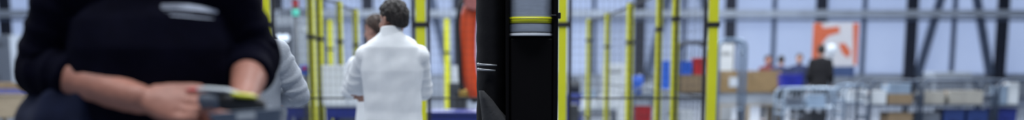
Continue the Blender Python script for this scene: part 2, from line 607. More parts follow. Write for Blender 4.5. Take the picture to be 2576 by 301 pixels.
def fence_post(px, Y, label, top=2.2, wd=.075, clamps=(1.62, .3)):
    x = X(px, Y)
    t = thing('safety_fence_post', label, 'fence post', (x, Y, 0), 0, FG)
    boxes('post', [(-wd / 2, wd / 2, -wd / 2, wd / 2, .008, top)], YEL, t, .006)
    boxes('base_plate', [(-.075, .075, -.06, .06, 0, .01)], YEL, t, .002)
    boxes('post_cap', [(-wd / 2 - .002, wd / 2 + .002, -wd / 2 - .002, wd / 2 + .002, top, top + .015)], BLK, t, .004)
    for z in clamps:
        if z > top: continue
        boxes('clamp', [(-wd / 2 - .014, wd / 2 + .014, -wd / 2 - .010, wd / 2 + .010, z, z + .045)], BLK, t, .004)
    return t


def fence_panel(a, b, label, z0=.12, z1=2.18, pitch=.05, mid=1.0, gap=.055):
    """a wire mesh panel standing between two posts, on its two feet pins"""
    a = Vector((a[0], a[1], 0)); b = Vector((b[0], b[1], 0))
    d = b - a
    L = d.length - 2 * gap
    t = thing('mesh_fence_panel', label, 'fence panel', a + d.normalized() * gap, math.atan2(d.y, d.x), PG)
    r = .014
    boxes('panel_frame', [(0, 2 * r, -r, r, z0, z1), (L - 2 * r, L, -r, r, z0, z1), (0, L, -r, r, z0, z0 + 2 * r), (0, L, -r, r, z1 - 2 * r, z1)], BLK, t, .002)
    boxes('mid_rail', [(2 * r, L - 2 * r, -.006, .006, mid - .007, mid + .007)], BLK, t, .002)
    boxes('foot', [(0, .03, -.012, .012, 0, z0)], BLK, t, .002)
    boxes('foot', [(L - .03, L, -.012, .012, 0, z0)], BLK, t, .002)
    lst = []
    n = int(L / pitch)
    for k in range(1, n):
        x = L * k / n
        lst.append((x - .0008, x + .0008, -.0010, .0010, z0 + .01, z1 - .01))
    n = int((z1 - z0) / (pitch * 1.3))
    for k in range(1, n):
        z = z0 + (z1 - z0) * k / n
        lst.append((.01, L - .01, .0010, .0026, z - .0008, z + .0008))
    boxes('wire_mesh', lst, BLK, t, 0)
    return t


YF = 11.7
front = [(672, YF), (1060, YF), (1414, YF), (1790, YF)]
fence_post(671, YF, 'yellow fence post rising right behind the shoulder of the worker in navy', wd=.085)
fence_post(1060, YF, 'yellow fence post just beside the shoulder of the man in the white coat', wd=.085)
fence_post(1414, YF, 'yellow fence post right beside the black machine column with the steel drum', wd=.078)
fence_post(1791, YF, 'widest yellow fence post, in front of the tubular hoops and tan crate', wd=.082)
# the right side of the cell runs away from the camera
right_line = [(1791, YF), (1697, 14.6), (1656, 16.3), (1583, 19.3), (1527, 22.8), (1480, 25.2)]
fence_post(1697, 14.6, 'second yellow post of the receding fence, next after the widest one', clamps=(1.78, .3))
fence_post(1656, 16.3, 'third yellow post of the receding fence, with a black frame beside it', clamps=(1.72, .3))
fence_post(1583, 19.3, 'fourth yellow post of the receding fence, its top showing below the girder', wd=.095)
fence_post(1527, 22.8, 'pale fifth post of the receding fence beside the tall white cabinet', wd=.085)
fence_post(1480, 25.2, 'last and farthest yellow post of the receding fence with a dark clamp', wd=.085, clamps=(1.78, .3))
left_line = [(672, YF), (785, 15.9), (806, 16.9), (857, 18.8), (897, 21.2)]
fence_post(785, 15.9, 'tall yellow post of the pair standing close together, the nearer one', wd=.075)
fence_post(806, 16.9, 'tall yellow post of the close pair, the farther one by the white case', wd=.085)
fence_post(857, 18.8, 'yellow fence post with visible top above the white case on the bench', wd=.075)
fence_post(897, 21.2, 'yellow fence post standing next to the brown haired head', wd=.08)
fence_post(750, 29.0, 'thin far yellow post below the red and green signal lamp', wd=.10)
fence_post(833, 25.5, 'short looking far yellow post behind the close pair of posts', wd=.10)
fence_post(1125, 25.0, 'far yellow post between the white coat and the orange robot arm', wd=.10, clamps=(1.55, .3))


def xy(p): return (X(p[0], p[1]), p[1])


fence_panel(xy(front[0]), xy(front[1]), 'mesh fence panel behind the man in the white coat')
fence_panel(xy(front[1]), xy(front[2]), 'mesh fence panel in front of the orange robot arm')
fence_panel(xy(front[2]), xy(front[3]), 'mesh fence panel facing us right of the black machine column')
for a, b, lb in zip(right_line, right_line[1:], ('first receding mesh panel, starting at the widest post', 'second receding mesh panel behind the widest post', 'third receding mesh panel with its black upright frame', 'fourth receding mesh panel near the tall white cabinet', 'last receding mesh panel, farthest along the right line')):
    fence_panel(xy(a), xy(b), lb, pitch=.08)
for a, b, lb in zip(left_line, left_line[1:], ('mesh panel receding from the post behind the navy worker', 'short mesh panel between the close pair of yellow posts', 'mesh panel receding behind the close pair of posts', 'farthest mesh panel of the left line by the brown haired head')):
    fence_panel(xy(a), xy(b), lb, pitch=.08)


# ------------------------------------------------------------------ workshop furniture
def bench(x0, x1, y0, y1, zt, label, top=LGR, apron=BLU, thick=.035, ap=.11, panel=None, group=None):
    t = thing('workbench', label, 'workbench', ((x0 + x1) / 2, (y0 + y1) / 2, 0), 0, group)
    w_, d_ = (x1 - x0) / 2, (y1 - y0) / 2
    boxes('tabletop', [(-w_, w_, -d_, d_, zt - thick, zt)], top, t, .004)
    boxes('apron', [(-w_ + .02, w_ - .02, -d_ + .015, -d_ + .045, zt - thick - ap, zt - thick), (-w_ + .02, w_ - .02, d_ - .045, d_ - .015, zt - thick - ap, zt - thick),
                    (-w_ + .02, -w_ + .05, -d_ + .045, d_ - .045, zt - thick - ap, zt - thick), (w_ - .05, w_ - .02, -d_ + .045, d_ - .045, zt - thick - ap, zt - thick)], apron, t, .003)
    for sx in (-1, 1):
        for sy in (-1, 1):
            cx, cy = sx * (w_ - .05), sy * (d_ - .06)
            boxes('leg', [(cx - .03, cx + .03, cy - .03, cy + .03, 0, zt - thick - ap + .03)], apron, t, .003)
    boxes('shelf', [(-w_ + .03, w_ - .03, -d_ + .05, d_ - .05, .28, .31)], MGR, t, .003)
    if panel: boxes('back_panel', [(-w_ + .08, w_ - .08, d_ - .04, d_ - .03, .31, zt - thick - ap)], panel, t, .002)
    return t


def cabinet(x0, x1, y0, y1, z0, z1, label, m=WHT, dm=None, doors=1, group=None, name='cabinet', cat='cabinet', feet=True):
    t = thing(name, label, cat, ((x0 + x1) / 2, (y0 + y1) / 2, z0), 0, group)
    w_, d_, h_ = (x1 - x0) / 2, (y1 - y0) / 2, z1 - z0
    fz = .05 if feet else 0
    boxes('case', [(-w_, w_, -d_ + .02, d_, fz, h_)], m, t, .006)
    if feet: boxes('plinth', [(-w_ + .02, w_ - .02, -d_ + .05, d_ - .02, 0, fz)], BLK, t, .002)
    for k in range(doors):
        a = -w_ + .008 + k * (2 * w_ - .008) / doors
        b = a + (2 * w_ - .008) / doors - .008
        dr = boxes('door', [(a, b, -d_, -d_ + .018, fz + .01, h_ - .01)], dm or m, t, .004)
        hx = b - .035 if k % 2 == 0 else a + .035
        boxes('handle', [(hx - .01, hx + .01, -d_ - .03, -d_ - .002, h_ * .5 - .06, h_ * .5 + .06)], GUN, dr, .004)
    bm = bmesh.new()
    for k in range(5): add_box(bm, -w_ * .6, w_ * .6, -d_ - .003, -d_ + .001, h_ - .05 - .014 * k - (h_ * .08), h_ - .044 - .014 * k - (h_ * .08))
    obj('vent', bm, GUN, t)
    return t


def carton(x0, x1, y0, y1, z0, z1, label, m=CARD, tape=True, group=None, note=False, rz=0, name='cardboard_box', cat='box'):
    t = thing(name, label, cat, ((x0 + x1) / 2, (y0 + y1) / 2, z0), rz, group)
    w_, d_, h_ = (x1 - x0) / 2, (y1 - y0) / 2, z1 - z0
    boxes('box', [(-w_, w_, -d_, d_, 0, h_ - .004)], m, t, .006)
    boxes('flap', [(-w_ + .002, w_ - .002, -d_ + .002, -.003, h_ - .004, h_)], m, t, .001)
    boxes('flap', [(-w_ + .002, w_ - .002, .003, d_ - .002, h_ - .004, h_)], m, t, .001)
    if tape: boxes('tape', [(-w_ - .001, w_ + .001, -.03, .03, h_, h_ + .001), (-w_ - .0015, -w_, -.03, .03, h_ * .7, h_), (w_, w_ + .0015, -.03, .03, h_ * .7, h_)], TAPE, t, 0)
    if note: boxes('paper_label', [(-w_ * .25, w_ * .2, -d_ - .002, -d_, h_ * .3, h_ * .75)], PAPER, t, 0)
    return t


def bin_(x0, x1, y0, y1, z0, z1, label, m=BBL, group=None, name='plastic_bin', cat='bin'):
    """open stacking bin with sloping sides, rim and grips"""
    t = thing(name, label, cat, ((x0 + x1) / 2, (y0 + y1) / 2, z0), 0, group)
    w_, d_, h_ = (x1 - x0) / 2, (y1 - y0) / 2, z1 - z0
    bm = bmesh.new()
    def ring(s, z): return [bm.verts.new((sx * w_ * s, sy * d_ * s, z)) for sx, sy in ((-1, -1), (1, -1), (1, 1), (-1, 1))]
    rs = [ring(.88, 0), ring(.97, h_), ring(.92, h_), ring(.84, .02)]
    for a, b in zip(rs, rs[1:]):
        for k in range(4): bm.faces.new((a[k], a[(k + 1) % 4], b[(k + 1) % 4], b[k]))
    bm.faces.new(list(reversed(rs[0]))); bm.faces.new(rs[3])
    obj('tub', bm, m, t, .004)
    boxes('rim', [(-w_, w_, -d_, -d_ * .93, h_ - .03, h_ + .004), (-w_, w_, d_ * .93, d_, h_ - .03, h_ + .004), (-w_, -w_ * .95, -d_, d_, h_ - .03, h_ + .004), (w_ * .95, w_, -d_, d_, h_ - .03, h_ + .004)], m, t, .003)
    boxes('grip', [(-w_ * .3, w_ * .3, -d_ - .012, -d_ * .95, h_ * .62, h_ * .62 + .025)], m, t, .005)
    return t


def crate(x0, x1, y0, y1, z0, z1, label, m=WOOD, note=None, n=4):
    t = thing('wooden_crate', label, 'crate', ((x0 + x1) / 2, (y0 + y1) / 2, z0), 0)
    w_, d_, h_ = (x1 - x0) / 2, (y1 - y0) / 2, z1 - z0
    lst = []
    for k in range(n):
        a, b = h_ * k / n + .004, h_ * (k + 1) / n - .004
        lst += [(-w_, w_, -d_, -d_ + .02, a, b), (-w_, w_, d_ - .02, d_, a, b), (-w_, -w_ + .02, -d_ + .02, d_ - .02, a, b), (w_ - .02, w_, -d_ + .02, d_ - .02, a, b)]
    boxes('side_boards', lst, m, t, .004)
    boxes('floor_boards', [(-w_ + .02, w_ - .02, -d_ + .02, d_ - .02, .004, .03)], m, t, .002)
    boxes('lid', [(-w_ - .01, w_ + .01, -d_ - .01, d_ + .01, h_, h_ + .022)], m, t, .004)
    for cx in (-w_ + .05, -w_ * .0, w_ - .05):
        boxes('batten', [(cx - .04, cx + .04, -d_ - .022, -d_, .004, h_ - .004)], m, t, .004)
    if note: boxes('paper_label', [(note[0], note[1], -d_ - .024, -d_ - .0215, note[2], note[3])], PAPER, t, 0)
    return t


def hoop(bm, x, y0, y1, h, r, z0=.12, rad=.15, along='y'):
    """a tube bent into an inverted U"""
    def v(s, z): return Vector((x, s, z)) if along == 'y' else Vector((s, x, z))
    ax = Vector((0, 1, 0)) if along == 'y' else Vector((1, 0, 0))
    pts = [v(y0, z0)] + arc_pts(v(y0 + rad, h - rad), rad, PI, PI / 2, ax, Vector((0, 0, 1))) + arc_pts(v(y1 - rad, h - rad), rad, PI / 2, 0, ax, Vector((0, 0, 1))) + [v(y1, z0)]
    tube(bm, pts, r, 10)


def wheels(t, xs, ys, r=.055):
    for x in xs:
        for y in ys:
            bm = bmesh.new()
            cyl(bm, (x - .018, y, r), (x + .018, y, r), r, n=20)
            wl = obj('caster', bm, RUB, t, .006)
            boxes('fork', [(x - .026, x - .020, y - .02, y + .02, r * .8, .125), (x + .020, x + .026, y - .02, y + .02, r * .8, .125), (x - .026, x + .026, y - .025, y + .025, .118, .13)], STEEL, wl, .002)


def trolley(x0, x1, y0, y1, h, label, m=TUBE, r=.02, shelves=(.16, .62), mesh=True, rail_z=None, group=None, bar=.09):
    """wheeled tube-frame trolley: a bent tube hoop front and back, decks, end bars and wire sides"""
    t = thing('tube_trolley', label, 'trolley', ((x0 + x1) / 2, (y0 + y1) / 2, 0), 0, group)
    w_, d_ = (x1 - x0) / 2, (y1 - y0) / 2
    for s in (-1, 1):
        bm = bmesh.new()
        hoop(bm, s * d_, -w_, w_, h, r, along='x')
        obj('tube_hoop', bm, m, t)
    for s in (-1, 1):
        for z in (h - .25, .45):
            bm = bmesh.new()
            cyl(bm, (s * w_, -d_, z), (s * w_, d_, z), r * .8, n=10)
            obj('cross_bar', bm, m, t)
    for z in shelves:
        boxes('deck', [(-w_, w_, -d_, d_, z - .03, z)], m if z > .3 else GUN, t, .004)
    if mesh:
        bm = bmesh.new()
        n = int(2 * w_ / bar)
        for k in range(1, n):
            x = -w_ + 2 * w_ * k / n
            cyl(bm, (x, d_, shelves[0]), (x, d_, h - .01), .004, n=6)
        for z in (h * .45, h * .7):
            cyl(bm, (-w_, d_, z), (w_, d_, z), .004, n=6)
        obj('wire_side', bm, m, t)
    wheels(t, (-w_ + .05, w_ - .05), (-d_ + .04, d_ - .04))
    return t


# --- behind the front fence, left: the two blue benches and what stands on them
bench(X(712, 17.3), X(796, 17.3), 17.3, 18.1, Z(262, 17.3), 'short blue bench with white foot panel left of the close pair of yellow posts', apron=BLU, ap=.14, panel=LGR)
bench(X(812, 16.2), X(912, 16.2), 16.2, 17.0, Z(262, 16.2), 'blue bench carrying the tall white case behind the man in the white coat', apron=BLU, ap=.13, panel=LGR)
ztb = Z(262, 16.2)
carton(X(812, 16.4), X(868, 16.4), 16.3, 16.75, ztb, Z(163, 16.4), 'tall white case on the blue bench right of the close yellow posts', WHT, tape=False, name='white_case', cat='case')
carton(X(722, 17.5), X(772, 17.5), 17.4, 17.8, Z(262, 17.3), Z(236, 17.4), 'low pale grey carton on the short blue bench near the grey coat elbow', LGR, tape=False)
carton(X(872, 16.4), X(905, 16.4), 16.35, 16.7, ztb, Z(243, 16.4), 'small white carton on the blue bench beside the crossed arm elbow', PAPER, tape=True)
b2 = bench(X(1040, 13.3), X(1262, 13.3), 13.3, 14.3, Z(281, 13.3), 'dark blue topped bench under the orange robot arm', top=BLU, apron=BLU, ap=.16)
# --- machine with signal lamp
ym = 23.0
t = cabinet(X(676, ym), X(742, ym), ym, ym + 1.2, 0, Z(62, ym), 'grey machine cabinet with two lit lamps beside the navy sleeve', LGR, MGR, 2, name='machine_cabinet', cat='machine')
for q in (.38, .62):
    w2 = (X(742, ym) - X(676, ym))
    bm = bmesh.new()
    zc = Z(95, ym)
    cyl(bm, (-w2 / 2 + w2 * (q + .1), -.615, zc), (-w2 / 2 + w2 * (q + .1), -.66, zc), .055, .07, n=20)
    lp = obj('work_lamp', bm, GUN, t)
    bm = bmesh.new()
    cyl(bm, (-w2 / 2 + w2 * (q + .1), -.658, zc), (-w2 / 2 + w2 * (q + .1), -.668, zc), .062, n=20)
    obj('lamp_lens', bm, glow('lit_lamp_lens', (0.75, 0.86, 1.0), 1.1), lp)
ymc = 27.0
t = thing('machining_centre', 'wide pale machining centre with dark window far behind the signal lamp', 'machine', ((X(694, ymc) + X(786, ymc)) / 2, ymc + .8, 0))
w_ = (X(786, ymc) - X(694, ymc)) / 2
zt_ = Z(42, ymc)
boxes('case', [(-w_, w_, -.72, .8, .08, zt_)], LGR, t, .02)
boxes('top_duct', [(-w_ * .9, w_ * .7, -.4, .3, zt_, zt_ + .18)], MGR, t, .02)
boxes('front_band', [(-w_ - .005, w_ + .005, -.75, -.715, Z(80, ymc), Z(66, ymc))], WHT, t, .004)
boxes('window', [(-w_ * .75, w_ * .35, -.735, -.715, Z(150, ymc), Z(92, ymc))], mat('dark_window_glass', (.03, .04, .06), .2), t, .004)
boxes('door_handle', [(w_ * .42, w_ * .48, -.78, -.72, Z(165, ymc), Z(120, ymc))], GUN, t, .004)
boxes('plinth', [(-w_ + .04, w_ - .04, -.66, .74, 0, .08)], BLK, t, .004)
ys = 21.0
t = thing('signal_tower', 'signal tower lamp with red over green lens on a thin pole', 'signal lamp', (X(748, ys), ys, 0))
bm = bmesh.new(); cyl(bm, (0, 0, .02), (0, 0, Z(41, ys)), .022, n=14); obj('pole', bm, GUN, t)
bm = bmesh.new(); cyl(bm, (0, 0, 0), (0, 0, .03), .15, n=24); obj('base', bm, GUN, t, .004)
zz = Z(40, ys)
for nm, m_, z0, z1 in (('green_lens', glow('green_lamp', (0.10, 0.60, 0.48), .6), 0, .10), ('amber_lens', mat('amber_lens', (.25, .10, .03), .3), .11, .14), ('red_lens', glow('red_lamp', (0.40, 0.04, 0.05), .15), .15, .24)):
    bm = bmesh.new(); cyl(bm, (0, 0, zz + z0), (0, 0, zz + z1), .055, n=20); obj(nm, bm, m_, t, .006)
bm = bmesh.new(); cyl(bm, (0, 0, zz - .02), (0, 0, zz + .27), .030, n=16); cyl(bm, (0, 0, zz + .24), (0, 0, zz + .27), .055, .03, n=20); obj('lamp_core', bm, BLK, t)
# blue control box hung on the left fence line
yb = 17.05
t = thing('control_box', 'bright blue control box on a stand right behind the close yellow posts', 'control box', (X(768, yb), yb, 0))
boxes('box', [(-.06, .06, -.05, .05, Z(188, yb), Z(163, yb))], BBL, t, .012)
boxes('stand', [(-.02, .02, -.02, .02, .015, Z(188, yb))], GUN, t, .003)
boxes('base_plate', [(-.14, .14, -.12, .12, 0, .016)], GUN, t, .003)
bm = bmesh.new(); cyl(bm, (0, -.05, Z(172, yb)), (0, -.075, Z(172, yb)), .028, n=16); obj('push_button', bm, RED, t, .004)

# far left, past the elbow: bench with cartons
yl = 20.0
bench(X(-60, yl), X(66, yl), yl, yl + .9, Z(236, yl), 'beech workbench with pale front at the left picture edge behind the navy elbow', top=BEECH, apron=BEECH, ap=.32)
carton(X(-30, yl), X(58, yl), yl + .1, yl + .5, Z(236, yl), Z(223, yl), 'flat violet blue case lying on the beech bench', mat('violet_blue_board', (0.10, 0.11, 0.30), .6, nscale=4), tape=False, name='flat_case', cat='case')
carton(X(-20, yl), X(52, yl), yl + .12, yl + .48, Z(223, yl), Z(207, yl), 'low brown carton on top of the violet blue case', CARD)
cabinet(X(-40, 34), X(30, 34), 34, 35, 0, Z(88, 34), 'tall grey locker standing far behind the navy elbow', LGR, MGR, 2)

# --- pale machine behind the far yellow post, and robot
yq = 21.5
cabinet(X(1128, yq), X(1172, yq), yq, yq + .8, 0, Z(208, yq), 'dark machine base cabinet behind the gripper of the robot', GUN, GUN, 1)
carton(X(1134, yq), X(1152, yq), yq + .2, yq + .5, Z(208, yq), Z(165, yq), 'narrow white carton standing on the dark cabinet behind the robot', PAPER)

yr = 15.0
t = thing('robot_arm', 'orange industrial robot arm hanging down beside the black machine column', 'robot', (X(1285, yr), yr, 0))
sr = F / (yr * math.cos(TH))
def rp(px, py, dy=0): p = P(px, py, yr + dy); return Vector((p.x - X(1285, yr), dy, p.z))
bm = bmesh.new()
cyl(bm, (0, 0, 0), (0, 0, .10), .34, n=36); cyl(bm, (0, 0, .10), (0, 0, .55), .26, .22, n=36)
obj('pedestal', bm, GUN, t, .01)
bm = bmesh.new()
limb(bm, [(0, 0, .55), (0, 0, .80), (0, .05, 1.00)], [.23, .22, .20])
fuse('turret', bm, ORG, t, .012, 4)
elb = rp(1194, -2)
bm = bmesh.new()
limb(bm, [(0, .05, 1.0), (.02, .05, 1.7), elb + Vector((.06, .05, .05))], [.17, .13, .13])
fuse('lower_arm', bm, ORG, t, .012, 4)
bm = bmesh.new()
cyl(bm, elb + Vector((0, .14, 0)), elb + Vector((0, -.16, 0)), .13, n=32)
obj('elbow_joint', bm, mat('dull_red_joint', (0.34, 0.11, 0.10), .5, nscale=4), t, .01)
bm = bmesh.new()
arm_pts = [(1190, 12, .085), (1184, 26, .092), (1179, 45, .096), (1177, 90, .096), (1176, 140, .098), (1180, 180, .095), (1187, 215, .088), (1196, 244, .068)]
rings = []
for k, (a, b, r_) in enumerate(arm_pts):
    p = rp(a, b); q0 = rp(*arm_pts[max(0, k - 1)][:2]); q1 = rp(*arm_pts[min(len(arm_pts) - 1, k + 1)][:2])
    d = (q1 - q0).normalized()
    v_ = Vector((0, 1, 0))
    rings.append((p, d.cross(v_) * r_, v_ * r_ * 1.15))
loft(bm, rings, 32)
obj('forearm', bm, ORG, t, .012, 3)
wp = rp(1196, 244)
bm = bmesh.new()
cyl(bm, wp + Vector((0, 0, .02)), wp + Vector((.01, 0, -.06)), .055, n=24)
obj('wrist', bm, BLK, t, .006)
bm = bmesh.new()
g0 = rp(1166, 236)
add_box(bm, g0.x - .05, g0.x + .06, -.05, .05, g0.z - .03, g0.z + .05)
obj('gripper', bm, BRS, t, .01)
bm = bmesh.new()
g1 = rp(1158, 225)
add_box(bm, g1.x - .04, wp.x + .02, -.03, .03, wp.z - .03, wp.z + .01)
for s in (-.03, .03): add_box(bm, g1.x + s - .012, g1.x + s + .012, -.02, .02, g1.z - .20, g1.z - .02)
obj('gripper_fingers', bm, BLK, t, .005)
bm = bmesh.new()
hp = [rp(1188, -30, -.13), rp(1160, 10, -.14), rp(1152, 60, -.13), rp(1156, 130, -.12), rp(1158, 190, -.08), rp(1162, 225, -.03)]
pts = []
for k in range(len(hp) - 1):
    p0, p1, p2, p3 = hp[max(k - 1, 0)], hp[k], hp[k + 1], hp[min(k + 2, len(hp) - 1)]
    for j in range(6):
        u = j / 6
        pts.append(.5 * ((2 * p1) + (p2 - p0) * u + (2 * p0 - 5 * p1 + 4 * p2 - p3) * u * u + (3 * p1 - p0 - 3 * p2 + p3) * u ** 3))
tube(bm, pts + [hp[-1]], .026, 12)
obj('cable_hose', bm, BLK, t)

# --- between the black machine column and the receding fence
yk = 30.0
cabinet(X(1424, 28.5), X(1468, 28.5), 28.5, 29.4, 0, Z(236, 28.5), 'low dark blue machine beside the black column, below the dark motor', NBL, BLU, 1)
t = thing('motor_unit', 'dark motor unit lying on the low dark blue machine', 'motor', (X(1446, 29), 29.0, Z(236, 28.5)))
bm = bmesh.new(); cyl(bm, (-.15, 0, .15), (.12, 0, .15), .14, n=28)
for k in range(6): cyl(bm, (-.12 + k * .04, 0, .15), (-.105 + k * .04, 0, .15), .155, n=28)
obj('motor', bm, GUN, t, .003)
boxes('foot', [(-.14, .12, -.10, .10, 0, .03)], GUN, t, .003)
boxes('terminal_box', [(-.08, .06, -.06, .06, .29, .36)], MGR, t, .006)
yk = 30.0
cabinet(X(1520, yk), X(1574, yk), yk, yk + .8, 0, Z(160, yk), 'tall white cabinet between the fourth and fifth receding posts', WHT, WHT, 1)
yk = 25.5
bench(X(1452, yk), X(1566, yk), yk + .9, yk + 1.7, Z(272, yk + .9), 'low grey packing table holding white cartons behind the receding fence', top=LGR, apron=MGR, ap=.08)
zt = Z(272, yk + .9)
carton(X(1466, yk + 1), X(1508, yk + 1), yk + 1.0, yk + 1.5, zt, Z(245, yk + 1), 'wide white carton on the low grey table, the left one', PAPER)
carton(X(1511, yk + 1), X(1545, yk + 1), yk + 1.0, yk + 1.5, zt, Z(240, yk + 1), 'taller white carton on the low grey table beside the wide one', WHT)
carton(X(1470, yk + 1), X(1500, yk + 1), yk + 1.05, yk + 1.45, Z(245, yk + 1), Z(226, yk + 1), 'pale blue carton resting on the wide white carton', mat('pale_blue_board', (.24, .32, .43), .7, nscale=5))
yk = 23.5
t = cabinet(X(1432, yk), X(1458, yk), yk, yk + .5, 0, Z(262, yk), 'short dark cabinet at the foot of the yellow post by the black column', GUN, GUN, 1)
# right of the fourth post
yk = 21.5
t = thing('oil_drum', 'bright blue barrel on a trolley behind the fourth receding post', 'barrel', (X(1602, yk), yk, Z(236, yk)))
bm = bmesh.new()
h_ = Z(190, yk) - Z(236, yk); r_ = .115
loft(bm, [((0, 0, z * h_), (q * r_, 0, 0), (0, q * r_, 0)) for z, q in ((0, .9), (.04, 1), (.30, 1), (.33, 1.05), (.36, 1), (.64, 1), (.67, 1.05), (.70, 1), (.96, 1), (1, .92))], 32)
obj('drum', bm, BBL, t)
bm = bmesh.new(); cyl(bm, (.05, 0, h_), (.05, 0, h_ + .02), .03, n=16); obj('bung', bm, WHT, t)
zt0 = Z(236, yk)
tt = trolley(X(1590, yk), X(1646, yk), yk - .3, yk + .4, zt0 + .1, 'small trolley carrying the blue barrel and red crate', shelves=(.30, zt0), mesh=False)
carton(X(1613, yk), X(1640, yk), yk - .2, yk + .2, zt0, Z(212, yk), 'white carton on the small trolley beside the blue barrel', PAPER)
bin_(X(1596, yk), X(1638, yk), yk - .25, yk + .2, .30, .66, 'red plastic crate on the lower deck of the small trolley', RED)
# between third, second and first posts: blue locker, trolley hoop with boxes
yk = 25.0
cabinet(X(1660, yk), X(1692, yk), yk, yk + .5, 0, Z(224, yk), 'low pale cabinet beneath the bright blue case between receding posts', LGR, LGR, 1)
carton(X(1668, yk), X(1687, yk), yk + .1, yk + .4, Z(224, yk), Z(152, yk), 'bright blue upright case between the second and third receding posts', BBL, tape=False, name='upright_case', cat='case')
yk = 20.5
sA = trolley(X(1706, yk), X(1790, yk), yk, yk + .7, Z(106, yk), 'tall hooped trolley loaded with boxes behind the widest yellow post', m=GUN, r=.022, shelves=(.2, Z(232, yk)), mesh=True)
zt = Z(232, yk)
carton(X(1712, yk), X(1782, yk), yk + .1, yk + .5, zt, Z(188, yk), 'brown carton on the tall hooped trolley, under the blue and red bins', CARD)
bin_(X(1714, yk), X(1744, yk), yk + .1, yk + .45, Z(188, yk), Z(154, yk), 'blue bin stacked on the brown carton of the tall trolley', BBL)
bin_(X(1747, yk), X(1782, yk), yk + .1, yk + .45, Z(188, yk), Z(146, yk), 'red bin stacked on the brown carton of the tall trolley', RED)
carton(X(1712, yk), X(1750, yk), yk + .1, yk + .5, .20, .62, 'white carton on the bottom deck of the tall hooped trolley', PAPER)
# right of the widest post: tan crate, hoop, white panel
yk = 28.0
crate(X(1802, yk), X(1966, yk), yk, yk + 1.0, Z(232, yk), Z(180, yk), 'long tan wooden crate with a white paper label beyond the widest post', note=(-.42, -.18, .12, .32))
carton(X(1804, yk), X(1960, yk), yk + .05, yk + .95, Z(262, yk), Z(232, yk), 'long pale grey carton beneath the tan wooden crate', LGR, tape=False)
t = thing('pallet', 'wooden pallet carrying the long grey carton and the tan crate', 'pallet', ((X(1802, yk) + X(1966, yk)) / 2, yk + .5, 0))
w_ = (X(1966, yk) - X(1802, yk)) / 2
zp = Z(262, yk)
boxes('deck_boards', [(-w_, w_, -.5 + .17 * k, -.5 + .17 * k + .13, zp - .03, zp) for k in range(6)], BEECH, t, .003)
for q in (-1, 0, 1): boxes('bearer', [(q * (w_ - .06) - .05, q * (w_ - .06) + .05, -.5, .48, 0, zp - .03)], BEECH, t, .004)
yk = 26.5
trolley(X(1806, yk), X(1874, yk), yk, yk + .6, Z(100, yk), 'tall grey hooped trolley standing in front of the tan crate', m=TUBE, r=.04, shelves=(.2,), mesh=False)
cabinet(X(1806, 29.6), X(1845, 29.6), 29.6, 30.2, 0, Z(110, 29.6), 'white upright locker standing behind the tan crate by the widest post', WHT, WHT, 1)

# --- the stand with the orange and white banner
yb = 33.0
t = thing('exhibition_banner', 'white and orange banner stand behind the person in black', 'banner', ((X(2040, yb) + X(2156, yb)) / 2, yb, 0))
w_ = (X(2156, yb) - X(2040, yb)) / 2
z0, z1 = Z(166, yb), Z(57, yb)
BOR = mat('banner_orange', (0.50, 0.105, 0.045), .7, nscale=6, namt=.08)
BWH = mat('banner_white', (0.50, 0.50, 0.54), .7, nscale=3, namt=.04)
boxes('board', [(-w_, w_, 0, .03, z0, z1)], BWH, t, .004)
boxes('lower_board', [(-w_ * .1, w_ * .9, .0, .03, Z(192, yb), z0 - .005)], mat('banner_dark_blue', (0.03, 0.06, 0.16), .7, nscale=4), t, .004)
def bx_(a, b): return (a - 2098) / 58 * w_
def flat(pts):
    bm = bmesh.new()
    lo = [bm.verts.new(((a - 2098) / 58 * w_, -.004, Z(b, yb))) for a, b in pts]
    hi = [bm.verts.new(((a - 2098) / 58 * w_, 0, Z(b, yb))) for a, b in pts]
    bm.faces.new(lo); bm.faces.new(list(reversed(hi)))
    for k in range(len(pts)): bm.faces.new((lo[k], lo[(k + 1) % len(pts)], hi[(k + 1) % len(pts)], hi[k]))
    return bm
obj('printed_shape', flat([(2041, 58), (2062, 58), (2066, 70), (2106, 66), (2108, 82), (2080, 90), (2068, 104), (2064, 128), (2052, 165), (2041, 165)]), BOR, t)
obj('printed_shape', flat([(2140, 58), (2155, 58), (2155, 165), (2146, 160)]), BOR, t)
obj('printed_shape', flat([(2106, 110), (2122, 108), (2138, 128), (2134, 146), (2118, 136)]), BOR, t)
boxes('stand_leg', [(-w_ + .1, -w_ + .16, .03, .07, 0.02, z1 - .1), (w_ - .16, w_ - .1, .03, .07, 0.02, z1 - .1)], MGR, t, .003)
boxes('stand_foot', [(-w_ + .08, -w_ + .18, -.25, .35, 0, .022), (w_ - .18, w_ - .08, -.25, .35, 0, .022)], MGR, t, .003)
yb = 31.0
t = thing('floor_lamp', 'bright round lamp on a thin stand in front of the banner', 'lamp', (X(2090, yb), yb, 0))
bm = bmesh.new(); ball(bm, (0, 0, Z(125, yb)), .13, n=28); obj('lamp_globe', bm, glow('lamp_globe_glass', (.42, .47, .54), .55), t)
bm = bmesh.new(); cyl(bm, (0, 0, .02), (0, 0, Z(125, yb) - .13), .025, n=14); obj('stand', bm, TUBE, t)
bm = bmesh.new(); cyl(bm, (0, 0, 0), (0, 0, .03), .22, n=28); obj('base', bm, TUBE, t, .005)

# --- table of the seated group, blue box
yk = 27.0
boxB = bin_(X(1968, yk), X(2022, yk), yk, yk + .5, Z(224, yk), Z(186, yk), 'deep blue box on a dark stand before the seated person', mat('royal_blue_plastic', (.012, .02, .30), .45, nscale=3))
boxes_t = bench(X(1962, yk), X(2034, yk), yk - .05, yk + .6, Z(224, yk), 'small dark table holding the deep blue box', top=GUN, apron=GUN, ap=.05)

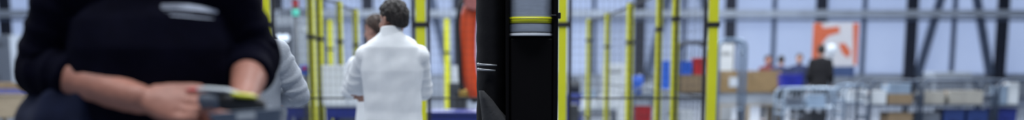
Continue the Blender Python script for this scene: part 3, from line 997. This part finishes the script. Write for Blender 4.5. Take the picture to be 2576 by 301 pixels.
# --- trolleys along the right
GT = 'tube trolleys along the right side'
yk = 21.5
zs = Z(262, yk)
trolley(X(1975, 24), X(2128, 24), 24, 24.8, Z(222, 24), 'pale tube trolley left in the row, in front of the person in black', m=mat('pale_tube_steel', (.30, .38, .48), .4, .3, nscale=7), r=.022, shelves=(.2, Z(268, 24)), bar=.07)
zd = Z(268, 24)
carton(X(2040, 24), X(2085, 24), 24.15, 24.6, zd, Z(236, 24), 'pale blue carton on the pale tube trolley', mat('pale_blue_board', (.24, .32, .43), .7))
bin_(X(1985, 24), X(2030, 24), 24.15, 24.6, zd, Z(246, 24), 'dark grey bin on the pale tube trolley beside the blue carton', MGR)
bin_(X(2046, 24), X(2090, 24), 24.1, 24.6, .2, .46, 'black bin on the lower deck of the pale tube trolley', GUN)
trolley(X(2132, 22.5), X(2192, 22.5), 22.6, 23.3, Z(214, 22.5), 'narrow grey trolley between the pale one and the dark railed ones', m=TUBE, r=.022, shelves=(.2, Z(256, 22.5)))
carton(X(2138, 22.7), X(2186, 22.7), 22.7, 23.15, Z(256, 22.7), Z(226, 22.7), 'white carton on the narrow grey trolley', PAPER)
spans = [(2192, 2315), (2325, 2505), (2515, 2660)]
labs = ['dark railed trolley with the tan carton and white sacks box', 'middle dark railed trolley below the diagonal wall braces', 'dark railed trolley cut by the right picture edge']
for (a, b), lb in zip(spans, labs):
    trolley(X(a, yk), X(b, yk), yk, yk + .8, Z(202, yk), lb, m=mat('blue_black_tube_steel', (.05, .07, .11), .45, .3, nscale=7), r=.024, shelves=(.18, zs), bar=.12, group=GT)
carton(X(2200, yk), X(2238, yk), yk + .1, yk + .5, zs, Z(228, yk), 'white carton at the left end of the dark railed trolley', WHT)
carton(X(2242, yk), X(2306, yk), yk + .1, yk + .6, zs, Z(236, yk), 'tan carton in the dark railed trolley beside a white one', CARD, note=False)
carton(X(2244, yk), X(2300, yk), yk + .12, yk + .55, Z(236, yk), Z(209, yk), 'pale blue carton on top of the tan carton', mat('pale_blue_board', (.24, .32, .43), .7))
carton(X(2246, yk), X(2308, yk), yk + .1, yk + .6, .18, .55, 'brown carton on the bottom deck beneath the tan carton', CARD)
carton(X(2330, yk), X(2386, yk), yk + .1, yk + .5, zs, Z(230, yk), 'cream carton at the left of the middle railed trolley', mat('cream_board', (.34, .33, .30), .8, nscale=6))
carton(X(2398, yk), X(2484, yk), yk + .1, yk + .5, zs, Z(228, yk), 'long cream carton right in the middle railed trolley', mat('cream_board', (.34, .33, .30), .8))
bin_(X(2384, yk), X(2440, yk), yk + .06, yk + .6, .18, .60, 'navy bin on the bottom deck of the middle railed trolley, left one', NBL)
bin_(X(2444, yk), X(2500, yk), yk + .06, yk + .6, .18, .60, 'navy bin on the bottom deck of the middle railed trolley, right one', NBL)
carton(X(2330, yk), X(2378, yk), yk + .1, yk + .6, .18, .55, 'grey carton on the bottom deck below the cream carton', MGR)
carton(X(2523, yk), X(2545, yk), yk + .1, yk + .5, zs, Z(214, yk), 'pale blue carton in the edge trolley beside the bright white one', mat('pale_blue_board', (.24, .32, .43), .7))
carton(X(2547, yk), X(2573, yk), yk + .1, yk + .5, zs, Z(208, yk), 'bright white carton standing in the trolley at the right edge', WHT)
bin_(X(2518, yk), X(2572, yk), yk + .06, yk + .6, .18, .62, 'blue bin on the bottom deck of the edge trolley', BLU)
yk = 40.0
bench(X(2350, yk), X(2446, yk), yk, yk + 1.0, Z(181, yk), 'white topped table standing far back below the diagonal braces', top=WHT, apron=LGR, ap=.1)

# ------------------------------------------------------------------ the black machine column
ym = 5.0
t = thing('machine_column', 'black machine column with a steel drum and yellow band at its top', 'machine', (X(1338, ym), ym, 0))
x0 = X(1338, ym)
def mx_(px, dy=0): return X(px, ym + dy) - x0
GLB = mat('gloss_black_panel', (0.004, 0.0035, 0.004), .5, nscale=3, spec=.08)
BEL = mat('black_bellows_cloth', (0.008, 0.008, 0.010), .85, nscale=8, bump=.2, bscale=40, spec=.15)
boxes('base', [(mx_(1180), mx_(1420), -.05, .42, 0, .14)], BLK, t, .01)
boxes('housing', [(mx_(1272), mx_(1404), .02, .36, .14, 2.25)], GLB, t, .012)
boxes('front_rail', [(mx_(1272), mx_(1281), -.02, .03, .14, 2.2), (mx_(1391), mx_(1403), -.02, .03, .14, 2.2)], GLB, t, .006)
boxes('lower_cover', [(mx_(1284), mx_(1390), -.012, .03, .2, Z(96, ym))], GLB, t, .006)
bm = bmesh.new()
zs_ = [.14 + k * .02 for k in range(int(2.08 / .02))]
rings = []
for k, z in enumerate(zs_):
    bulge = .0610 + .0012 * math.sin(k * 1.35) + .004 * noise.noise(Vector((0, 3, z * 5)))
    if z < 1.14: bulge += .004 * min(1, (1.14 - z) / .1)
    cxx = mx_(1236)
    rings.append(((cxx, .17, z), (bulge, 0, 0), (0, .13 + .3 * (bulge - .05), 0)))
loft(bm, rings, 36)
obj('bellows_cover', bm, BEL, t)
bm = bmesh.new()
rings = []
for py, hw, cpx in ((228, .010, 1210), (250, .024, 1222), (275, .036, 1233), (301, .052, 1246), (360, .075, 1262), (420, .09, 1270)):
    z = Z(py, ym - .02)
    rings.append(((X(cpx, ym) - x0, .02, z), (hw, 0, 0), (0, .05, 0)))
loft(bm, rings, 28)
obj('cloth_skirt', bm, mat('charcoal_skirt_cloth', (0.035, 0.035, 0.038), .9, nscale=10, bump=.3, bscale=50), t)
cyc = (mx_(1335), .03)
STL = mat('brushed_steel', (0.74, 0.78, 0.85), .36, .25, nscale=20, namt=.08, stretch=(1, 1, 12))
zr = lambda py: Z(py, ym - .05)
bm = bmesh.new(); cyl(bm, (*cyc, zr(88)), (*cyc, 2.1), .082, n=56); dr = obj('steel_drum', bm, STL, t)
bm = bmesh.new(); cyl(bm, (*cyc, zr(57.5)), (*cyc, zr(42)), .0826, n=56); obj('yellow_band', bm, YEL, dr)
bm = bmesh.new(); cyl(bm, (*cyc, zr(89)), (*cyc, zr(84)), .0845, n=56); obj('rim', bm, mat('pale_rim_steel', (.80, .82, .86), .5, .1), dr, .001)
bm = bmesh.new()
for a, b in ((60, 57.5), (47.5, 46.0), (82, 80)): cyl(bm, (*cyc, zr(a)), (*cyc, zr(b)), .083, n=56)
obj('dark_groove', bm, BLK, dr)
bm = bmesh.new()
for py, px1 in ((161, 1250), (174, 1246)):
    a = Vector((mx_(1203), .025, zr(py))); b = Vector((mx_(px1), .015, zr(py + 3)))
    cyl(bm, a, b, .0042, .0025, n=12)
    ball(bm, a, .006, n=10)
obj('levers', bm, mat('satin_lever', (.45, .46, .48), .4, .6), t)
bm = bmesh.new()
add_box(bm, mx_(1396), mx_(1410), .0, .05, zr(45), zr(30)); add_box(bm, mx_(1384), mx_(1398), -.03, -.015, zr(39), zr(36))
obj('latch', bm, BLK, t, .002)

# ------------------------------------------------------------------ people behind
down = ((-1, 1))
def arms_down(k=0, bend=0.12):
    out = []
    for s in (-1, 1):
        out.append(((s * .185, .01, 1.42), (s * .235, .03, 1.14), (s * .235, -.10 - bend, .92), (0, -.35, -1), (s, 0, 0), (-s * .2, -1, 0), (20, 25, 15)))
    return out


def arms_fold():
    # left (+x) arm over, right hand tucked below the left arm so its fingers peek out at the side
    L = ((.170, .0, 1.375), (.262, -.10, 1.185), (.02, -.255, 1.165), (-1, .15, .1), (0, -1, .15), (0, .1, 1), (15, 25, 15))
    Rr = ((-.172, .0, 1.375), (-.190, -.11, 1.15), (.105, -.20, 1.135), (1, .62, -.12), (-.5, .85, .1), (0, 0, 1), (-12, -10, -8))
    return [L, Rr]


def arms_fold_both():
    Rr = ((-.172, .0, 1.385), (-.262, -.065, 1.165), (.03, -.245, 1.165), (1, .15, .1), (0, -1, .15), (0, .1, 1), (15, 25, 15))
    L = ((.172, .0, 1.385), (.25, -.075, 1.165), (-.04, -.205, 1.13), (-1, .15, .1), (0, -1, .15), (0, .1, 1), (15, 25, 15))
    return [L, Rr]


YP = 8.2
figure('man in a white coat seen from behind with crossed arms, dark hair, head turned aside', (X(987, YP), YP, 0), PI, .97, arms_fold(),
       ((-.008, -.005, 1.604), 42, 4), COAT, TROU, HAIRD, voxel=.006, coat_end=.82, collar=True, seed=2.3, trunk=1.10, folds=(.010, .005))
YP = 10.3
figure('brown haired person standing hidden behind the man in the white coat', (X(946, YP), YP, 0), PI, .93, arms_fold_both(),
       ((0, .0, 1.672), 60, 6), COAT, TROU, HAIRB, voxel=.008, coat_end=.82, seed=5.1)
YP = 6.75
figure('person in a creased pale grey coat standing behind the arm of the navy worker', (X(622, YP), YP, 0), PI, .96, arms_fold_both(),
       ((0, -.01, 1.655), 10, 4), GCOAT, TROU, HAIRB, voxel=.006, coat_end=.82, seed=8.7, trunk=.98, folds=(.013, .010))
# far group
figure('person in black jacket standing with back turned before the orange banner', (X(2064, 28.4), 28.4, 0), R(165), 1.0, arms_down(),
       ((0, 0, 1.66), 0, 0), DKCL, TROU, HAIRD, voxel=.014, coat_end=.80, coat_name='jacket', trunk=1.05, hands=True)
figure('person with brown hair in a dark blue top right behind the deep blue box', (X(2010, 29.5), 29.5, 0), R(-20), .90, arms_down(),
       ((0, 0, 1.66), 10, 0), BLCL, TROU, HAIRB, voxel=.014, coat_name='jacket')
figure('person in a maroon top behind the tan crate, further from the blue box', (X(1932, 31.0), 31.0, 0), R(10), .89, arms_down(),
       ((0, 0, 1.66), 15, 0), RDCL, TROU, HAIRD, voxel=.014, coat_name='jacket', skin=SKINR)
figure('person in a dark blue jacket bending behind the end of the tan crate', (X(1962, 30.5), 30.5, 0), R(150), .88, arms_down(),
       ((0, -.02, 1.66), -10, 5), BLCL, TROU, HAIRD, voxel=.014, coat_name='jacket', lean=.12)

# ------------------------------------------------------------------ the worker in front
YA = 3.2
ox = X(385, YA)
wk = thing('person', 'worker in a navy sweatshirt with pushed up sleeves busy with a hand tool', 'person', (ox, YA, 0))
def W(px, py, Y): p = P(px, py, Y); return Vector((p.x - ox, Y - YA, p.z))
rs, re_, rw = W(170, -25, 3.22), W(104, 176, 3.24), W(350, 248, 3.03)
ls, le, lw = W(568, -25, 3.22), W(638, 140, 3.27), W(612, 252, 3.05)
hc = Vector((0, -.06, 1.615)); HM = Matrix.Rotation(R(8), 3, 'Z') @ Matrix.Rotation(R(18), 3, 'X')
bm = bmesh.new()
add_head(bm, hc, HM, 1.0)
limb(bm, [hc + HM @ Vector((0, .022, -.05)), Vector((0, .02, 1.46)), Vector((0, .03, 1.38))], [.056, .060, .07])
loft(bm, [((0, .02 - .02 * (z > 1.2), z), (a, 0, 0), (0, b, 0)) for z, a, b in ((.90, .13, .10), (.96, .15, .10), (1.1, .14, .10), (1.28, .15, .10), (1.38, .12, .08), (1.43, .05, .05))], 24)
limb(bm, [rs, re_], [.052, .044]); limb(bm, [ls, le], [.052, .044])
rm = re_ + (rw - re_) * .40
limb(bm, [re_, rm, re_ + (rw - re_) * .75, rw], [.046, .0490, .042, .035])
lm = le + (lw - le) * .38
limb(bm, [le, lm, le + (lw - le) * .75, lw], [.044, .047, .037, .031])
nails = []
fR = (W(520, 276, 2.975) - rw).normalized()
add_hand(bm, rw + fR * .012, fR, Vector((.0, -.85, .5)), Vector((0, .45, .9)), (7, 15, 12), thumb=(.93, .30, -.02), k=1.10, spread=.04, nails=nails)
fL = (W(570, 330, 2.97) - lw).normalized()
add_hand(bm, lw + fL * .010, fL, Vector((.2, -1, .1)), Vector((-1, -.1, .1)), (22, 30, 22), thumb=(.75, .45, -.3), k=1.05, spread=.04)
for s in (-1, 1):
    limb(bm, [Vector((s * .10, .02, .92)), Vector((s * .12, .0, .50)), Vector((s * .13, .04, .10))], [.080, .052, .038])
    limb(bm, [Vector((s * .13, .04, .09)), Vector((s * .145, -.09, .035))], [.032, .025])
fuse('body', bm, SKINR, wk, .0042, 3, lambda co, n_: .0012 * noise.noise(co * 45))
add_eyes(hc, HM, wk)
add_hair(hc, HM, HAIRD, wk, seed=1.7)
# sweatshirt
bm = bmesh.new()
prof = [(.98, .195, .145, 0), (1.02, .200, .150, 0), (1.10, .198, .150, -.01), (1.20, .195, .150, -.02), (1.30, .205, .148, -.02), (1.37, .200, .130, -.01), (1.425, .150, .10, .01), (1.455, .085, .078, .02), (1.465, .07, .07, .02)]
loft(bm, [((0, y + .02, z), (a, 0, 0), (0, b, 0)) for z, a, b, y in prof], 48)
rc = re_ + (rw - re_) * .37
lc = le + (lw - le) * .46
limb(bm, [Vector((rs.x * .55, rs.y, rs.z)), rs, rs + (re_ - rs) * .5, re_], [.085, .078, .070, .066])
limb(bm, [re_, re_ + (rc - re_) * .55, rc], [.068, .066, .058], ends=(True, False))
limb(bm, [Vector((ls.x * .55, ls.y, ls.z)), ls, ls + (le - ls) * .5, le], [.085, .076, .068, .064])
limb(bm, [le, le + (lc - le) * .6, lc], [.064, .060, .052], ends=(True, False))
sweater = fuse('sweatshirt', bm, SWEAT, wk, .0055, 5, fold_disp([[rs, re_, rc], [ls, le, lc]], body=.007, ringamp=.010, seed=4.4))
# worn work jacket flaring out at the hip
bm = bmesh.new()
def jr(z, w_, d_, cx): return ((cx, .06, z), (w_, 0, 0), (0, d_, 0))
loft(bm, [jr(.80, .26, .17, -.12), jr(.95, .265, .18, -.12), jr(1.08, .262, .18, -.12), jr(1.14, .245, .175, -.115), jr(1.19, .215, .165, -.105), jr(1.225, .18, .14, -.09)], 48)
fuse('work_jacket', bm, NAVY, wk, .007, 4, lambda co, n_: .007 * math.sin(math.atan2(co.y, co.x + .1) * 11 + 3 * noise.noise(co * 6)) + .003 * noise.noise(co * 25))
bm = bmesh.new()
loft(bm, [((0, .02, z), (a, 0, 0), (0, b, 0)) for z, a, b in ((.84, .17, .12), (.92, .185, .13), (1.0, .18, .128), (1.02, .17, .12))], 30)
for s in (-1, 1):
    limb(bm, [Vector((s * .095, .02, .90)), Vector((s * .12, .0, .50)), Vector((s * .13, .04, .11))], [.098, .076, .064], ends=(True, False))
fuse('trousers', bm, NAVY, wk, .012, 4, lambda co, n_: .005 * noise.noise(Vector((co.x * 12, co.y * 12, co.z * 6))))
for s in (-1, 1):
    bm = bmesh.new()
    loft(bm, [(Vector((s * .14, y + .02, hh * .5 + .004)), (ww, 0, 0), (0, 0, hh * .5)) for y, ww, hh in ((.085, .030, .05), (.06, .042, .09), (.0, .044, .10), (-.06, .047, .065), (-.12, .048, .05), (-.16, .038, .04), (-.175, .015, .02))], 20)
    obj('shoe', bm, SHOE, wk)
# the pale print on the chest: five lines, unreadable, laid on the cloth
bpy.context.view_layer.update()
tree = BVHTree.FromPolygons([v.co.copy() for v in sweater.data.vertices], [p.vertices[:] for p in sweater.data.polygons])
cam_l = Vector((-ox, -YA, H))
def on_chest(px, py):
    q = W(px, py, YA - .1)
    hit = tree.ray_cast(cam_l, (q - cam_l).normalized())
    return (hit[0] + hit[1] * .0012) if hit[0] is not None else q
bm = bmesh.new()
def stripe(pts, wds, n=26):
    rows = []
    for k in range(n + 1):
        u = k / n * (len(pts) - 1)
        i = min(int(u), len(pts) - 2); fr = u - i
        px = pts[i][0] * (1 - fr) + pts[i + 1][0] * fr
        py = pts[i][1] * (1 - fr) + pts[i + 1][1] * fr
        ww = wds[i] * (1 - fr) + wds[i + 1] * fr
        rows.append([bm.verts.new(on_chest(px, py + ww * (j / 3 - .5))) for j in range(4)])
    for a, b in zip(rows, rows[1:]):
        for j in range(3): bm.faces.new((a[j], b[j], b[j + 1], a[j + 1]))
stripe([(406, 12.5), (440, 12), (478, 14), (520, 20), (548, 27)], [2.6, 2.8, 5, 4.5, 2])
stripe([(404, 17.5), (440, 17.5), (480, 19.5), (520, 25), (549, 31)], [2.6, 3.0, 6, 7, 4])
stripe([(406, 22.5), (445, 22.5), (485, 24.5), (525, 29), (548, 33)], [2.2, 2.4, 5, 5, 3])
stripe([(416, 31), (450, 31), (490, 33)], [.9, 1.1, .8])
stripe([(428, 39), (460, 41), (500, 45), (538, 48)], [2.4, 3.2, 3.0, 1.2])
obj('chest_print', bm, PRINT, wk, label='pale streaky chest print')

# the hand tool between the hands
yt = 2.925
tool = thing('hand_tool', 'black hand tool with red, white and yellow trim in the hands of the worker', 'tool', P(575, 252, yt))
tb = tool.location.copy()
def Tt(px, py, dy=0): p = P(px, py, yt + dy) - tb; return p
def bar(bm, pts, n=20):
    rings = []
    for k, (px, py, hh, dd, dy) in enumerate(pts):
        rings.append((Tt(px, py, dy), (0, 0, hh), (0, dd, 0)))
    loft(bm, rings, n)
bm = bmesh.new()
bar(bm, [(545, 252, .014, .012, .02), (558, 253, .021, .022, .02), (600, 256, .023, .028, .01), (640, 260, .021, .026, 0), (662, 264, .014, .018, 0), (668, 265, .006, .008, 0)])
obj('housing', bm, BLK, tool)
bm = bmesh.new()
bar(bm, [(500, 252, .008, .010, .02), (506, 252, .018, .020, .02), (530, 253, .0215, .023, .02), (554, 253, .019, .021, .02), (558, 253, .014, .016, .02)])
obj('nose_cap', bm, MGR, tool)
bm = bmesh.new()
bar(bm, [(496, 225, .004, .012, .02), (520, 223, .0055, .018, .02), (570, 226, .005, .018, .015), (603, 233, .003, .012, .01)])
obj('white_cover', bm, WHT, tool)
bm = bmesh.new()
bar(bm, [(468, 226, .002, .006, .02), (480, 226, .005, .012, .02), (498, 226, .0055, .014, .02)])
obj('red_tip', bm, RED, tool)
bm = bmesh.new()
bar(bm, [(584, 236, .003, .010, -.012), (600, 238, .0050, .014, -.012), (632, 241, .0050, .014, -.014), (646, 243, .003, .010, -.014)])
obj('yellow_strip', bm, YEL, tool)
# shallow grey tray held below
tr = thing('parts_tray', 'shallow blue grey plastic tray held below the hand tool', 'tray', P(624, 290, 2.90))
tb2 = tr.location.copy()
bm = bmesh.new()
def rr_(w_, d_, z, n=8, r=.02):
    out = []
    for cx, cy, a0 in ((w_ - r, d_ - r, 0), (-w_ + r, d_ - r, PI / 2), (-w_ + r, -d_ + r, PI), (w_ - r, -d_ + r, 1.5 * PI)):
        for k in range(n): out.append((cx + r * math.cos(a0 + PI / 2 * k / (n - 1)), cy + r * math.sin(a0 + PI / 2 * k / (n - 1)), z))
    return out
lp = [rr_(.066, .055, -.035), rr_(.078, .065, .006), rr_(.083, .070, .006), rr_(.083, .070, .003), rr_(.080, .067, .003), rr_(.068, .057, -.038)]
lp = [[bm.verts.new(p) for p in l] for l in lp]
for a, b in zip(lp, lp[1:]):
    for k in range(len(a)): bm.faces.new((a[k], a[(k + 1) % len(a)], b[(k + 1) % len(a)], b[k])).smooth = True
bm.faces.new(lp[0]); bm.faces.new(list(reversed(lp[-1])))
obj('tray_shell', bm, mat('blue_grey_plastic', (.16, .20, .27), .35, nscale=5), tr)
bm = bmesh.new()
add_box(bm, -.02, .02, -.0725, -.070, -.012, .001)
obj('label_holder', bm, PAPER, tr)
tr.rotation_euler = (R(-6), R(-4), R(8))
